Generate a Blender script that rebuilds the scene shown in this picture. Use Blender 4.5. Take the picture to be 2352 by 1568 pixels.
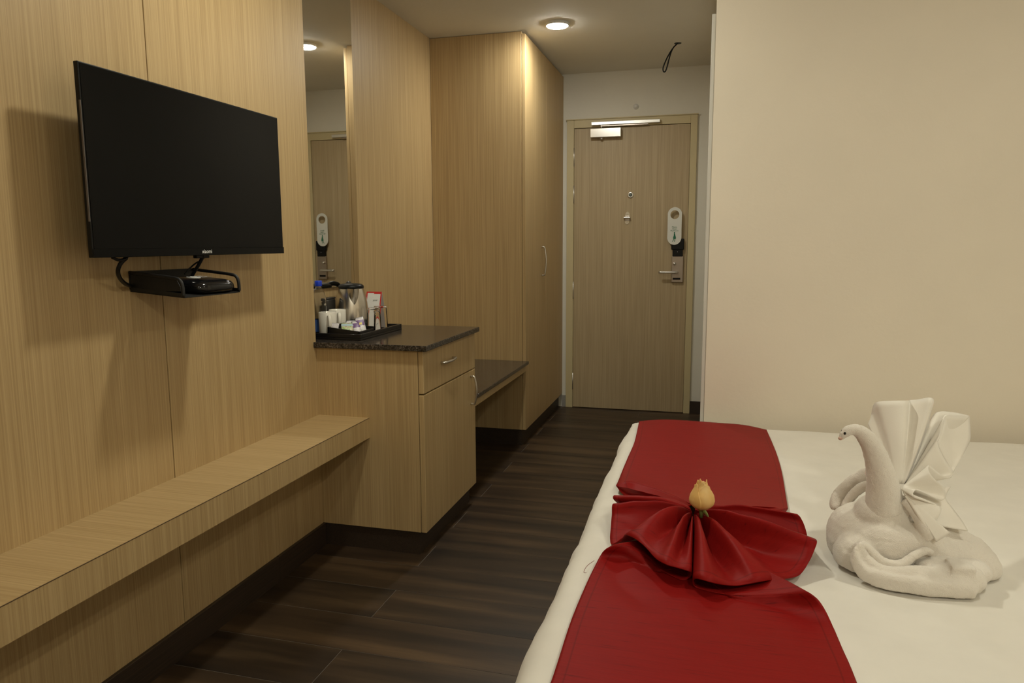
import bpy, bmesh, math, random
from mathutils import Vector, Matrix, noise
random.seed(7)
for o in list(bpy.data.objects): bpy.data.objects.remove(o)
scene = bpy.context.scene
C = scene.collection

# ------------------------------------------------------------------ camera
F_PX, CAM = 1672.31, Vector((0, 0, 1.2605))
YAW, PITCH, ROLL = .2651, .1333, -.0047
fwd = Vector((-math.sin(YAW)*math.cos(PITCH), math.cos(YAW)*math.cos(PITCH), -math.sin(PITCH)))
_r = Vector((math.cos(YAW), math.sin(YAW), 0)); _u = _r.cross(fwd)
rgt = _r*math.cos(ROLL)+_u*math.sin(ROLL); upv = _u*math.cos(ROLL)-_r*math.sin(ROLL)
cd = bpy.data.cameras.new('camera'); cam = bpy.data.objects.new('camera', cd); C.objects.link(cam)
cd.sensor_width = 36; cd.lens = F_PX/2352*36; cd.clip_start = .02
M = Matrix((rgt, upv, -fwd)).transposed().to_4x4(); M.translation = CAM
cam.matrix_world = M; scene.camera = cam

# ------------------------------------------------------------------ world, exposure
w = bpy.data.worlds.new('world'); scene.world = w; w.use_nodes = True
w.node_tree.nodes['Background'].inputs[0].default_value = (.9, .75, .55, 1)
w.node_tree.nodes['Background'].inputs[1].default_value = .02
vs = scene.view_settings
vs.view_transform = 'Standard'; vs.look = 'None'; vs.gamma = 1; vs.use_curve_mapping = False
vs.exposure = 0.48
# ceiling downlights, the last an unseen fill added to brighten bed and wall: (x, y, emission, colour, label)
COOL = (1, .98, .88); WARM = (1, .97, .80)
LIGHTS = [
 (-.876, 4.234, 230, COOL, 'glowing round ceiling downlight in front of the tall wardrobe'),
 (-.78, 2.08, 295, WARM, 'ceiling downlight above the passage beside the television wall'),
 (.85, -.75, 440, WARM, 'ceiling downlight behind the camera on the bed side'),
 (-.20, -.80, 150, WARM, 'ceiling downlight behind the camera on the television side'),
 (1.10, 1.45, 170, WARM, 'added unseen fill downlight over the head of the bed'),
]

# ------------------------------------------------------------------ pixel helpers (photo pixel -> point at a chosen real depth)
def ray(x, y): return fwd+rgt*((x-1176)/F_PX)+upv*((784-y)/F_PX)
def onz(x, y, z): d = ray(x, y); return CAM+d*((z-CAM.z)/d.z)
def ony(x, y, Y): d = ray(x, y); return CAM+d*(Y/d.y)
def onx(x, y, X): d = ray(x, y); return CAM+d*(X/d.x)

# ------------------------------------------------------------------ materials
def nt(name):
    m = bpy.data.materials.new(name); m.use_nodes = True
    t = m.node_tree; return m, t, t.nodes['Principled BSDF']
def plain(name, col, rough=.5, metal=0, spec=.5, **kw):
    m, t, b = nt(name)
    b.inputs['Base Color'].default_value = (*col, 1); b.inputs['Roughness'].default_value = rough
    b.inputs['Metallic'].default_value = metal; b.inputs['Specular IOR Level'].default_value = spec
    for k, v in kw.items(): b.inputs[k].default_value = v
    return m
def add(t, typ, **kw):
    n = t.nodes.new(typ)
    for k, v in kw.items(): setattr(n, k, v)
    return n
def mapped(t, scale, src='pos', loc=(0, 0, 0)):
    mp = add(t, 'ShaderNodeMapping'); mp.inputs['Scale'].default_value = scale; mp.inputs['Location'].default_value = loc
    if src == 'pos': g = add(t, 'ShaderNodeNewGeometry'); t.links.new(g.outputs['Position'], mp.inputs['Vector'])
    else: g = add(t, 'ShaderNodeTexCoord'); t.links.new(g.outputs[src], mp.inputs['Vector'])
    return mp.outputs['Vector']
def noise_tex(t, vec, scale=1., detail=3, rough=.55):
    n = add(t, 'ShaderNodeTexNoise'); n.inputs['Scale'].default_value = scale
    n.inputs['Detail'].default_value = detail; n.inputs['Roughness'].default_value = rough
    t.links.new(vec, n.inputs['Vector']); return n.outputs['Fac']
def ramp(t, fac, stops):
    r = add(t, 'ShaderNodeValToRGB'); e = r.color_ramp.elements
    while len(e) < len(stops): e.new(.5)
    for k, (p, c) in enumerate(stops): e[k].position = p; e[k].color = (*c, 1)
    t.links.new(fac, r.inputs['Fac']); return r.outputs['Color']
def mix(t, a, b, fac, mode='MIX'):
    n = add(t, 'ShaderNodeMix', data_type='RGBA', blend_type=mode)
    for s, v in ((n.inputs[6], a), (n.inputs[7], b), (n.inputs[0], fac)):
        if hasattr(v, 'is_linked'): t.links.new(v, s)
        elif isinstance(v, (int, float)): s.default_value = v
        else: s.default_value = (*v, 1)
    return n.outputs[2]
def bump(t, b, fac, strength, dist):
    n = add(t, 'ShaderNodeBump'); n.inputs['Strength'].default_value = strength; n.inputs['Distance'].default_value = dist
    t.links.new(fac, n.inputs['Height']); t.links.new(n.outputs[0], b.inputs['Normal'])
def wood(name, axis, a, c, rough=.45):
    m, t, b = nt(name)
    hi, lo = 260., 2.2
    sc = [hi]*3; sc['xyz'.index(axis)] = lo
    f1 = noise_tex(t, mapped(t, sc), 1, 2)
    sc2 = [38.]*3; sc2['xyz'.index(axis)] = 1.0
    f2 = noise_tex(t, mapped(t, sc2), 1, 2)
    c1 = ramp(t, f1, [(.30, c), (.70, a)])
    c2 = ramp(t, f2, [(.35, (.93, .92, .90)), (.65, (1, 1, 1))])
    t.links.new(mix(t, c1, c2, 1., 'MULTIPLY'), b.inputs['Base Color'])
    b.inputs['Roughness'].default_value = rough
    return m
WD_A, WD_C = (.555, .402, .205), (.42, .288, .134)
M_WOODZ = wood('laminate_vertical', 'z', WD_A, WD_C)
M_WOODX = wood('laminate_across', 'x', WD_A, WD_C)
M_DOORW = wood('door_laminate', 'z', (.50, .39, .235), (.39, .295, .165), .5)
M_FRAME = plain('door_frame_paint', (.56, .47, .27), .5)
def wallmat(name, col, var=.04, rough=.85):
    m, t, b = nt(name)
    f = noise_tex(t, mapped(t, (3, 3, 3)), 1, 4)
    lo = tuple(x*(1-var) for x in col)
    t.links.new(ramp(t, f, [(.3, lo), (.7, col)]), b.inputs['Base Color']); b.inputs['Roughness'].default_value = rough
    f2 = noise_tex(t, mapped(t, (60, 60, 60)), 1, 3); bump(t, b, f2, .06, .01)
    return m
M_CREAM = wallmat('cream_wall_paint', (.83, .755, .635))
M_WHITE = wallmat('white_wall_paint', (.74, .71, .62))
M_CEIL = wallmat('ceiling_paint', (.73, .70, .62))
M_STRIP = plain('jamb_paint', (.62, .60, .55), .6)
def floormat():
    m, t, b = nt('wood_look_tile')
    oi = add(t, 'ShaderNodeObjectInfo')
    vec = mapped(t, (1.1, 11, 11))
    va = add(t, 'ShaderNodeVectorMath', operation='ADD'); t.links.new(vec, va.inputs[0])
    cmb = add(t, 'ShaderNodeVectorMath', operation='SCALE'); cmb.inputs[0].default_value = (31, 17, 0); t.links.new(oi.outputs['Random'], cmb.inputs['Scale'])
    t.links.new(cmb.outputs[0], va.inputs[1])
    f = noise_tex(t, va.outputs[0], 1, 3, .5)
    c = ramp(t, f, [(.32, (.020, .0125, .0075)), (.50, (.046, .028, .0150)), (.68, (.095, .058, .029))])
    f2 = noise_tex(t, mapped(t, (6, 160, 160)), 1, 2)
    c = mix(t, c, ramp(t, f2, [(.3, (.86, .86, .86)), (.7, (1.08, 1.08, 1.08))]), 1., 'MULTIPLY')
    tint = ramp(t, oi.outputs['Random'], [(0, (.75, .75, .78)), (1, (1.15, 1.1, 1.05))])
    t.links.new(mix(t, c, tint, 1., 'MULTIPLY'), b.inputs['Base Color'])
    b.inputs['Roughness'].default_value = .42; bump(t, b, f, .12, .004)
    return m
M_TILE = floormat()
M_GROUT = plain('grout', (.15, .125, .105), .9)
def granite():
    m, t, b = nt('dark_granite')
    v = add(t, 'ShaderNodeTexVoronoi'); v.inputs['Scale'].default_value = 260; t.links.new(mapped(t, (1, 1, 1)), v.inputs['Vector'])
    c1 = ramp(t, v.outputs['Color'], [(.2, (.016, .013, .011)), (.55, (.042, .034, .029)), (.9, (.14, .115, .095))])
    f = noise_tex(t, mapped(t, (90, 90, 90)), 1, 3)
    t.links.new(mix(t, c1, ramp(t, f, [(.35, (.5, .5, .5)), (.65, (1.2, 1.2, 1.2))]), 1., 'MULTIPLY'), b.inputs['Base Color'])
    b.inputs['Roughness'].default_value = .16
    return m
M_GRAN = granite()
M_SKIRT = wood('skirting_dark', 'y', (.050, .030, .018), (.022, .014, .009), .5)
M_STEEL = plain('brushed_steel', (.66, .63, .57), .28, 1)
M_CHROME = plain('kettle_steel', (.74, .70, .64), .24, 1)
M_ALU = plain('satin_aluminium', (.72, .70, .66), .38, 1)
M_DARKST = plain('lock_steel', (.46, .40, .35), .35, 1)
M_BLK = plain('black_plastic', (.006, .006, .006), .4, 0, .25)
M_BLKG = plain('black_gloss', (.006, .006, .007), .12)
M_BLKM = plain('black_powder_coat', (.006, .006, .006), .55)
M_TRAY = plain('black_tray', (.007, .006, .006), .35)
M_SCREEN = plain('tv_screen', (.0035, .0035, .0035), .06, 0, .15)
M_MIRROR = plain('mirror_silver', (.80, .79, .74), .012, 1)
M_GLASS = plain('clear_glass', (.96, .95, .94), .02, **{'Transmission Weight': 1, 'IOR': 1.14})
M_PET = plain('clear_bottle_plastic', (.93, .94, .96), .03, **{'Transmission Weight': 1, 'IOR': 1.28})
M_CERAM = plain('white_ceramic', (.80, .76, .68), .18)
M_BLUE = plain('blue_cap', (.012, .055, .60), .35)
M_LABELB = plain('bottle_label_blue', (.05, .12, .38), .4)
M_RED = plain('card_red', (.55, .02, .015), .5)
M_CARD = plain('card_white', (.78, .77, .74), .6)
M_CARDG = plain('card_back', (.50, .45, .43), .7)
M_INK = plain('ink_dark', (.04, .05, .05), .7)
M_INKG = plain('ink_green', (.02, .16, .08), .7)
M_PRINT = plain('print_white', (.75, .76, .75), .4)
M_TAG = plain('hanger_plastic', (.72, .72, .66), .35)
def cloth(name, col, bs, bd, bstr, sheen=0., rough=.85):
    m, t, b = nt(name)
    f0 = noise_tex(t, mapped(t, (9, 9, 9)), 1, 3)
    lo = tuple(x*.95 for x in col)
    t.links.new(ramp(t, f0, [(.35, lo), (.65, col)]), b.inputs['Base Color'])
    f = noise_tex(t, mapped(t, (bs, bs, bs)), 1, 2); bump(t, b, f, bstr, bd)
    b.inputs['Roughness'].default_value = rough; b.inputs['Sheen Weight'].default_value = sheen
    return m
M_SHEET = cloth('white_sheet', (.80, .765, .70), 14, .006, .35, .1)
M_TERRY = cloth('terry_towel', (.86, .80, .72), 620, .0022, .75, .35, .95)
M_HAND = cloth('hand_towel', (.87, .82, .74), 1100, .0010, .4, .25, .95)
def redcloth():
    m, t, b = nt('red_dupion')
    f0 = noise_tex(t, mapped(t, (12, 260, 60)), 1, 2)
    c = ramp(t, f0, [(.25, (.14, .004, .004)), (.34, (.225, .006, .0055)), (.75, (.255, .0075, .0065))])
    uv = add(t, 'ShaderNodeUVMap'); uv.uv_map = 'UVMap'
    sx = add(t, 'ShaderNodeSeparateXYZ'); t.links.new(uv.outputs[0], sx.inputs[0])
    r = add(t, 'ShaderNodeValToRGB'); e = r.color_ramp.elements
    e[0].position = 0; e[0].color = (1, 1, 1, 1); e[1].position = .918; e[1].color = (1, 1, 1, 1)
    for p, v in ((.922, .72), (.928, .72), (.932, 1.)): q = e.new(p); q.color = (v, v, v, 1)
    t.links.new(sx.outputs[0], r.inputs[0])
    t.links.new(mix(t, c, r.outputs[0], 1., 'MULTIPLY'), b.inputs['Base Color'])
    b.inputs['Roughness'].default_value = .5; b.inputs['Specular IOR Level'].default_value = .10; b.inputs['Sheen Weight'].default_value = .0
    b.inputs['Sheen Tint'].default_value = (1, .35, .3, 1)
    f = noise_tex(t, mapped(t, (30, 700, 400)), 1, 2); bump(t, b, f, .22, .001)
    return m
M_REDC = redcloth()
def petal():
    m, t, b = nt('rose_petal')
    f = noise_tex(t, mapped(t, (35, 35, 18)), 1, 3)
    t.links.new(ramp(t, f, [(.3, (.78, .47, .15)), (.7, (.86, .60, .26))]), b.inputs['Base Color'])
    b.inputs['Roughness'].default_value = .6; b.inputs['Subsurface Weight'].default_value = .15
    b.inputs['Subsurface Radius'].default_value = (.01, .006, .003); b.inputs['Subsurface Scale'].default_value = .3
    return m
M_PETAL = petal()
M_LEAF = plain('sepal_green', (.22, .27, .07), .6)
M_BEAK = plain('beak_pinned', (.62, .42, .34), .8)

# ------------------------------------------------------------------ builders
class MB:
    def __init__(s): s.v = []; s.f = []; s.uv = None
    def box(s, x0, x1, y0, y1, z0, z1):
        n = len(s.v)
        s.v += [Vector(p) for p in ((x0,y0,z0),(x1,y0,z0),(x1,y1,z0),(x0,y1,z0),(x0,y0,z1),(x1,y0,z1),(x1,y1,z1),(x0,y1,z1))]
        s.f += [tuple(n+i for i in q) for q in ((0,3,2,1),(4,5,6,7),(0,1,5,4),(1,2,6,5),(2,3,7,6),(3,0,4,7))]
        return s
    def tube(s, pts, rad, seg=10, flat=None, caps=True, updir=None):
        pts = [Vector(p) for p in pts]; n0 = len(s.v); k = len(pts)
        rs = rad if isinstance(rad, (list, tuple)) else [rad]*k
        tang = [(pts[min(i+1, k-1)]-pts[max(i-1, 0)]).normalized() for i in range(k)]
        nrm = Vector(updir) if updir else (Vector((0, 0, 1)) if abs(tang[0].z) < .9 else Vector((1, 0, 0)))
        for i in range(k):
            nrm = (Vector(updir) if updir else nrm); nrm = (nrm-tang[i]*nrm.dot(tang[i])).normalized(); bn = tang[i].cross(nrm)
            fl = 1 if flat is None else flat
            for j in range(seg):
                a = 2*math.pi*j/seg
                s.v.append(pts[i]+nrm*(rs[i]*math.cos(a))+bn*(rs[i]*fl*math.sin(a)))
        for i in range(k-1):
            for j in range(seg):
                a, b = n0+i*seg+j, n0+i*seg+(j+1) % seg
                s.f.append((a, b, b+seg, a+seg))
        if caps:
            s.f.append(tuple(n0+j for j in range(seg))[::-1]); s.f.append(tuple(n0+(k-1)*seg+j for j in range(seg)))
        return s
    def lathe(s, prof, c, seg=32, axis='z', close=True):
        n0 = len(s.v); c = Vector(c)
        for r, z in prof:
            for j in range(seg):
                a = 2*math.pi*j/seg; p = (r*math.cos(a), r*math.sin(a), z)
                if axis == 'y': p = (p[0], -p[2], p[1])      # grows towards -y
                if axis == 'x': p = (p[2], p[0], p[1])
                s.v.append(c+Vector(p))
        k = len(prof)
        for i in range(k-1):
            for j in range(seg):
                a, b = n0+i*seg+j, n0+i*seg+(j+1) % seg
                s.f.append((a, b, b+seg, a+seg))
        if close:
            s.f.append(tuple(n0+j for j in range(seg))[::-1]); s.f.append(tuple(n0+(k-1)*seg+j for j in range(seg)))
        return s
    def prism(s, poly, d):   # poly: list of Vector, d: extrusion vector
        n = len(s.v); k = len(poly); d = Vector(d)
        s.v += [Vector(p) for p in poly]+[Vector(p)+d for p in poly]
        s.f.append(tuple(range(n, n+k))[::-1]); s.f.append(tuple(range(n+k, n+2*k)))
        for i in range(k): j = (i+1) % k; s.f.append((n+i, n+j, n+k+j, n+k+i))
        return s
    def grid(s, rows, uvs=None):
        n = len(s.v); a = len(rows); b = len(rows[0])
        for r in rows: s.v += [Vector(p) for p in r]
        for i in range(a-1):
            for j in range(b-1): s.f.append((n+i*b+j, n+i*b+j+1, n+(i+1)*b+j+1, n+(i+1)*b+j))
        if uvs is not None:
            if s.uv is None: s.uv = []
            for r in uvs: s.uv += r
        return s
    def blob(s, c, rad, rot=None, seg=20, rings=12):
        n0 = len(s.v); c = Vector(c); R = rot or Matrix.Identity(3)
        for i in range(rings+1):
            t = math.pi*i/rings
            for j in range(seg):
                a = 2*math.pi*j/seg
                s.v.append(c+R @ Vector((rad[0]*math.sin(t)*math.cos(a), rad[1]*math.sin(t)*math.sin(a), -rad[2]*math.cos(t))))
        for i in range(rings):
            for j in range(seg):
                a, b = n0+i*seg+j, n0+i*seg+(j+1) % seg
                s.f.append((a, b, b+seg, a+seg))
        return s
    def build(s, name, m, parent=None, smooth=False, bevel=0, bseg=2, label=None, solid=0, sub=0):
        me = bpy.data.meshes.new(name)
        lo = Vector([min(v[i] for v in s.v) for i in range(3)]); hi = Vector([max(v[i] for v in s.v) for i in range(3)])
        c = (lo+hi)/2
        me.from_pydata([v-c for v in s.v], [], s.f)
        if s.uv:
            l = me.uv_layers.new(name='UVMap')
            for lp in me.loops: l.data[lp.index].uv = s.uv[lp.vertex_index]
        bm = bmesh.new(); bm.from_mesh(me); bmesh.ops.remove_doubles(bm, verts=bm.verts, dist=1e-6)
        if not s.uv: bmesh.ops.recalc_face_normals(bm, faces=bm.faces)
        bm.to_mesh(me); bm.free()
        me.materials.append(m)
        o = bpy.data.objects.new(name, me); C.objects.link(o)
        if parent: o.parent = parent; o.location = c-wl(parent)
        else: o.location = c
        if smooth: me.polygons.foreach_set('use_smooth', [True]*len(me.polygons))
        if bevel:
            b = o.modifiers.new('bevel', 'BEVEL'); b.width = bevel; b.segments = bseg; b.limit_method = 'ANGLE'; b.angle_limit = .6
        if sub: q = o.modifiers.new('sub', 'SUBSURF'); q.levels = q.render_levels = sub
        if solid: q = o.modifiers.new('solid', 'SOLIDIFY'); q.thickness = solid; q.offset = 0
        if label: o['label'] = label
        return o
def wl(o):
    p = Vector(o.location)
    while o.parent: o = o.parent; p += Vector(o.location)
    return p
def thing(name, label, cat, loc, group=None):
    o = bpy.data.objects.new(name, None); C.objects.link(o); o.location = loc; o.empty_display_size = .05
    o['label'] = label; o['category'] = cat
    if group: o['group'] = group
    return o
def tag(o, label, cat, group=None):
    o['label'] = label; o['category'] = cat
    if group: o['group'] = group
    return o
def struct(o, label=None, cat=None):
    o['kind'] = 'structure'
    if label: o['label'] = label
    if cat: o['category'] = cat
    return o
def sroot(name, loc, label, cat): return struct(thing(name, label, cat, loc))
def copy_tree(o, parent=None):
    c = o.copy(); C.objects.link(c)
    if parent: c.parent = parent
    for ch in list(o.children): copy_tree(ch, c)
    return c
def text(body, size, m, parent, mat, name='lettering', extr=.0003, align='CENTER', label=None):
    cu = bpy.data.curves.new('t', 'FONT'); cu.body = body; cu.size = size; cu.align_x = align; cu.extrude = extr; cu.resolution_u = 2
    to = bpy.data.objects.new('t', cu); C.objects.link(to)
    dg = bpy.context.evaluated_depsgraph_get()
    me = bpy.data.meshes.new_from_object(to.evaluated_get(dg))
    bpy.data.objects.remove(to)
    me.transform(mat); me.materials.clear(); me.materials.append(m); me.name = name
    vs_ = [v.co for v in me.vertices]
    c = sum((Vector(v) for v in vs_), Vector())/max(1, len(vs_)); me.transform(Matrix.Translation(-c))
    o = bpy.data.objects.new(name, me); C.objects.link(o); o.parent = parent; o.location = c-wl(parent)
    if label: o['label'] = label
    return o
def frame(origin, xd, yd):
    xd = Vector(xd).normalized(); zd = xd.cross(Vector(yd)).normalized(); yd2 = zd.cross(xd)
    m = Matrix((xd, yd2, zd)).transposed().to_4x4(); m.translation = Vector(origin); return m
def cr(pts, n=8):
    pts = [Vector(p) for p in pts]; out = []
    for i in range(len(pts)-1):
        p0, p1, p2, p3 = pts[max(i-1, 0)], pts[i], pts[i+1], pts[min(i+2, len(pts)-1)]
        for k in range(n):
            t = k/n
            out.append(.5*((2*p1)+(p2-p0)*t+(2*p0-5*p1+4*p2-p3)*t*t+(3*p1-p0-3*p2+p3)*t**3))
    out.append(pts[-1]); return out
def resample(pts, n):
    pts = [Vector(p) for p in pts]; L = [0]
    for a, b in zip(pts, pts[1:]): L.append(L[-1]+(b-a).length)
    out = []; j = 0
    for k in range(n):
        d = L[-1]*k/(n-1)
        while j < len(L)-2 and L[j+1] < d: j += 1
        out.append(pts[j].lerp(pts[j+1], min(1, (d-L[j])/max(1e-9, L[j+1]-L[j]))))
    return out

# ------------------------------------------------------------------ room constants (metres)
XW, YP, XN, H, YD, YW = -1.547, 2.638, -1.687, 2.4945, 5.488, 4.322
XC, XWD, ZC = -1.079, -1.086, .868
YR = 2.80; XR = -.006; XE, YB = 2.05, -1.9

# ------------------------------------------------------------------ lamps
for x, y, e, col, lab in LIGHTS:
    t = thing('ceiling_downlight', lab, 'ceiling light', (x, y, H-.02), 'round downlights in the ceiling')
    me, tr, b = nt('downlight_glow')
    b.inputs['Base Color'].default_value = (1, 1, 1, 1); b.inputs['Emission Color'].default_value = (*col, 1); b.inputs['Emission Strength'].default_value = e
    MB().lathe([(.0605, 0), (.0605, -.015), (.0615, -.0165), (.0630, -.015), (.0640, 0)], (x, y, H), 40, close=False).build('rim', plain('rim_white', (.8, .8, .78), .5), t, True)
    MB().lathe([(.060, 0), (.060, -.014), (.056, -.019), (.030, -.0225), (.001, -.0235)], (x, y, H), 40).build('diffuser', me, t, True)

# ------------------------------------------------------------------ floor
fl = struct(MB().box(XN-.1, XE, YB, YD+.05, -.06, -.0007).build('floor', M_GROUT), 'dark brown wood-look tiled floor', 'floor')
shared = {}
k0 = math.floor((YB-2.335)/.205); k = k0
while True:
    y0 = 2.335+.205*k; y1 = y0+.205
    if y0 >= YD: break
    xs = -1.08+(0 if k % 2 == 1 else .6); xs -= 1.2*math.ceil((xs-XN)/1.2)
    while xs < XE:
        a, b = max(xs, XN-.05), min(xs+1.2, XE); c, d = max(y0, YB), min(y1, YD)
        if b-a > .02 and d-c > .02:
            key = (round(b-a, 3), round(d-c, 3)); g = .0011
            if key in shared:
                o = bpy.data.objects.new('tile', shared[key]); C.objects.link(o); o.parent = fl
                o.location = Vector(((a+b)/2, (c+d)/2, -.003))-wl(fl)
            else:
                o = MB().box(a+g, b-g, c+g, d-g, -.006, 0).build('tile', M_TILE, fl, bevel=.0008, bseg=1); shared[key] = o.data
        xs += 1.2
    k += 1
ce = struct(MB().box(XN-.1, XE, YB, YD+.1, H, H+.08).build('ceiling', M_CEIL), 'plain pale painted ceiling', 'ceiling')

# ------------------------------------------------------------------ left wall (television wall) with laminate panels
wl_ = struct(MB().box(-1.85, -1.5555, YB, YP-.002, 0, H).build('wall_left', M_BLKM), 'wood laminate television wall', 'wall')
for a, b in ((YB, .571), (.574, 1.7905), (1.7935, YP)):
    MB().box(-1.5555, XW, a, b, 0, H).build('panel', M_WOODZ, wl_, bevel=.0008, bseg=1)
wn = struct(MB().box(-1.85, XN-.001, YP-.002, YD, 0, H).build('wall_niche', M_WHITE), 'recessed wall behind mirror and dresser', 'wall')
MB().box(XN-.001, XN+.004, YP, 3.285, .3, 1.064).build('panel', M_WOODZ, wn)
MB().box(XN-.001, XN+.004, 3.287, YW, .0, H).build('panel', M_WOODZ, wn)
# end wall with door opening
we = struct(MB().box(XN, -1.0548, YD, YD+.1, 0, H).box(-.1173, .6, YD, YD+.1, 0, H).box(-1.0548, -.1173, YD, YD+.1, 2.1604, H).build('wall_end', M_WHITE), 'white wall around the entrance door', 'wall')
struct(MB().box(XR, XE, YR, YR+.12, 0, H).build('wall_right', M_CREAM), 'large plain cream wall beside the bed', 'wall')
struct(MB().box(XR, XR+.12, YR+.12, YD, 0, H).build('wall_passage', M_WHITE), 'passage side wall leading to the entrance door', 'wall')
struct(MB().box(XE, XE+.1, YB, YR+.12, 0, H).build('wall_headboard', M_CREAM), 'cream wall at the head of the bed', 'wall')
struct(MB().box(-1.85, XE+.1, YB-.1, YB, 0, H).build('wall_back', M_CREAM), 'wall behind the camera', 'wall')
struct(MB().box(-.0205, XR, YR+.004, YR+.075, 0, 2.065).build('trim_1', M_STRIP, bevel=.003), 'thin grey jamb strip on the cream wall corner', 'trim')
# baseboards
bl = sroot('baseboard_left', (XW, 2.0, 0), 'dark wood-look skirting under the television wall', 'baseboard')
for a, b in ((YB, -.111), (-.109, 1.089), (1.091, 2.289), (2.291, YP)):
    MB().box(XW, XW+.013, a, b, 0, .097).build('skirting_tile', M_SKIRT, bl, bevel=.001, bseg=1)
be = sroot('baseboard_end', (-.1, YD, 0), 'dark skirting beside the entrance door', 'baseboard')
MB().box(-.122, XR, YD-.013, YD, 0, .092).build('skirting_tile', M_SKIRT, be)
MB().box(XWD, -1.0548, YD-.013, YD, 0, .09).build('skirting_tile', plain('skirting_grey', (.30, .28, .25), .5), be)

# ------------------------------------------------------------------ entrance door
dr = sroot('door_1', (-.58, YD, 0), 'wood laminate entrance door in a yellow-beige frame', 'door')
fy = YD-.022
for a, b in ((-1.0548, -1.0015), (-.1635, -.1173)):
    MB().box(a, b, fy, YD+.06, 0, 2.1604).build('door_jamb', M_FRAME, dr, bevel=.002)
MB().box(-1.0015, -.1635, fy, YD+.06, 2.103, 2.1604).build('door_head', M_FRAME, dr, bevel=.002)
MB().box(-1.06, -.112, fy-.008, YD, 2.1604, 2.167).build('head_lip', M_FRAME, dr)
leaf = MB().box(-1.0, -.1651, YD-.014, YD+.03, .004, 2.1).build('door_leaf', M_DOORW, dr, bevel=.0015)
MB().box(-1.0, -.1651, YD+.032, YD+.06, 0, 2.103).build('door_backing', M_BLKM, dr)
hg = None
for z0, z1 in ((1.831, 1.961), (1.559, 1.687), (.839, .978), (.137, .278)):
    if hg is None:
        hg = MB().lathe([(.0045, 0), (.0045, .13)], (-1.001, YD-.019, z0), 10).build('hinge', M_ALU, dr, True)
    else:
        q = hg.copy(); C.objects.link(q); q.location.z = (z0+z1)/2
cl = thing('door_closer', 'silver door closer box with slide rail above the door', 'door closer', (-.76, YD-.05, 2.02))
MB().box(-.876, -.651, 5.425, YD-.014, 2.024, 2.091).build('body', plain('closer_steel', (.72, .70, .66), .22, 1), cl, bevel=.004)
MB().box(-.868, -.376, 5.43, fy, 2.113, 2.136).build('rail', M_ALU, cl, bevel=.002)
MB().box(-.80, -.46, 5.437, 5.452, 2.104, 2.110).build('arm', M_DARKST, cl)
MB().lathe([(.006, 0), (.006, .02)], (-.795, 5.445, 2.09), 12).build('spindle', M_ALU, cl, True)
MB().lathe([(.004, -.014), (.011, -.010), (.011, 0)], (-.795, 5.445, 2.024), 12).build('spindle_cap', M_ALU, cl, True)
# peephole
MB().lathe([(.0225, 0), (.0225, .004), (.019, .006), (.013, .005)], (-.580, YD-.014, 1.611), 28, 'y', False).build('peephole_ring', M_STEEL, dr, True)
MB().lathe([(.013, .002), (.012, .005), (.006, .0065), (.0005, .007)], (-.580, YD-.014, 1.611), 24, 'y').build('peephole_lens', plain('lens', (.12, .14, .13), .1), dr, True)
# robe hook / latch keeper on the leaf
hk = thing('door_latch', 'small shiny latch keeper screwed to the door below the peephole', 'latch', (-.601, YD-.014, 1.40))
def disc_poly(cx, cz, rx, rz, a0, a1, n=12): return [Vector((cx+rx*math.cos(a0+(a1-a0)*i/n), YD-.014, cz+rz*math.sin(a0+(a1-a0)*i/n))) for i in range(n+1)]
M_POL = plain('polished_steel', (.86, .85, .80), .2, 1)
MB().prism(disc_poly(-.600, 1.461, .017, .030, 0, math.pi), (0, -.004, 0)).build('upper_plate', M_POL, hk)
MB().prism(disc_poly(-.602, 1.424, .0165, .026, math.pi, 2*math.pi), (0, -.004, 0)).build('lower_plate', M_POL, hk)
MB().box(-.618, -.584, YD-.024, YD-.014, 1.423, 1.461).build('bridge', M_DARKST, hk, bevel=.002)
MB().box(-.627, -.577, YD-.042, YD-.02, 1.442, 1.452).build('lip', M_POL, hk, bevel=.003)
for x, z in ((-.600, 1.474), (-.603, 1.411)): MB().lathe([(.0035, .004), (.0035, .0055), (.001, .006)], (x, YD-.014, z), 10, 'y').build('screw', M_DARKST, hk)
# electronic lock
lk = thing('door_lock', 'electronic lock plate with lever handle and black reader on the door', 'door lock', (-.231, YD-.014, .976))
ly = YD-.014
MB().box(-.272, -.190, ly-.020, ly, .976, 1.166).build('plate', M_DARKST, lk, bevel=.003)
MB().box(-.268, -.196, ly-.026, ly, 1.164, 1.235).build('reader', M_BLK, lk, bevel=.003)
MB().box(-.277, -.187, ly-.030, ly, 1.212, 1.292).build('reader_hood', M_BLK, lk, bevel=.006)
MB().box(-.262, -.208, ly-.0215, ly-.02, .996, 1.010).build('slot', M_BLK, lk)
MB().lathe([(.0105, .02), (.0105, .034), (.006, .038), (.001, .039)], (-.252, ly, 1.112), 18, 'y').build('thumb_turn', M_ALU, lk, True)
MB().tube(cr([(-.232, ly-.02, 1.05), (-.232, ly-.044, 1.05), (-.24, ly-.053, 1.05), (-.262, ly-.056, 1.05), (-.362, ly-.056, 1.05)], 5), .0085, 14).build('lever', M_ALU, lk, True)
MB().lathe([(.002, .026), (.002, .0275), (.0005, .028)], (-.232, ly, 1.197), 8, 'y').build('indicator', M_PRINT, lk)
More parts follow.
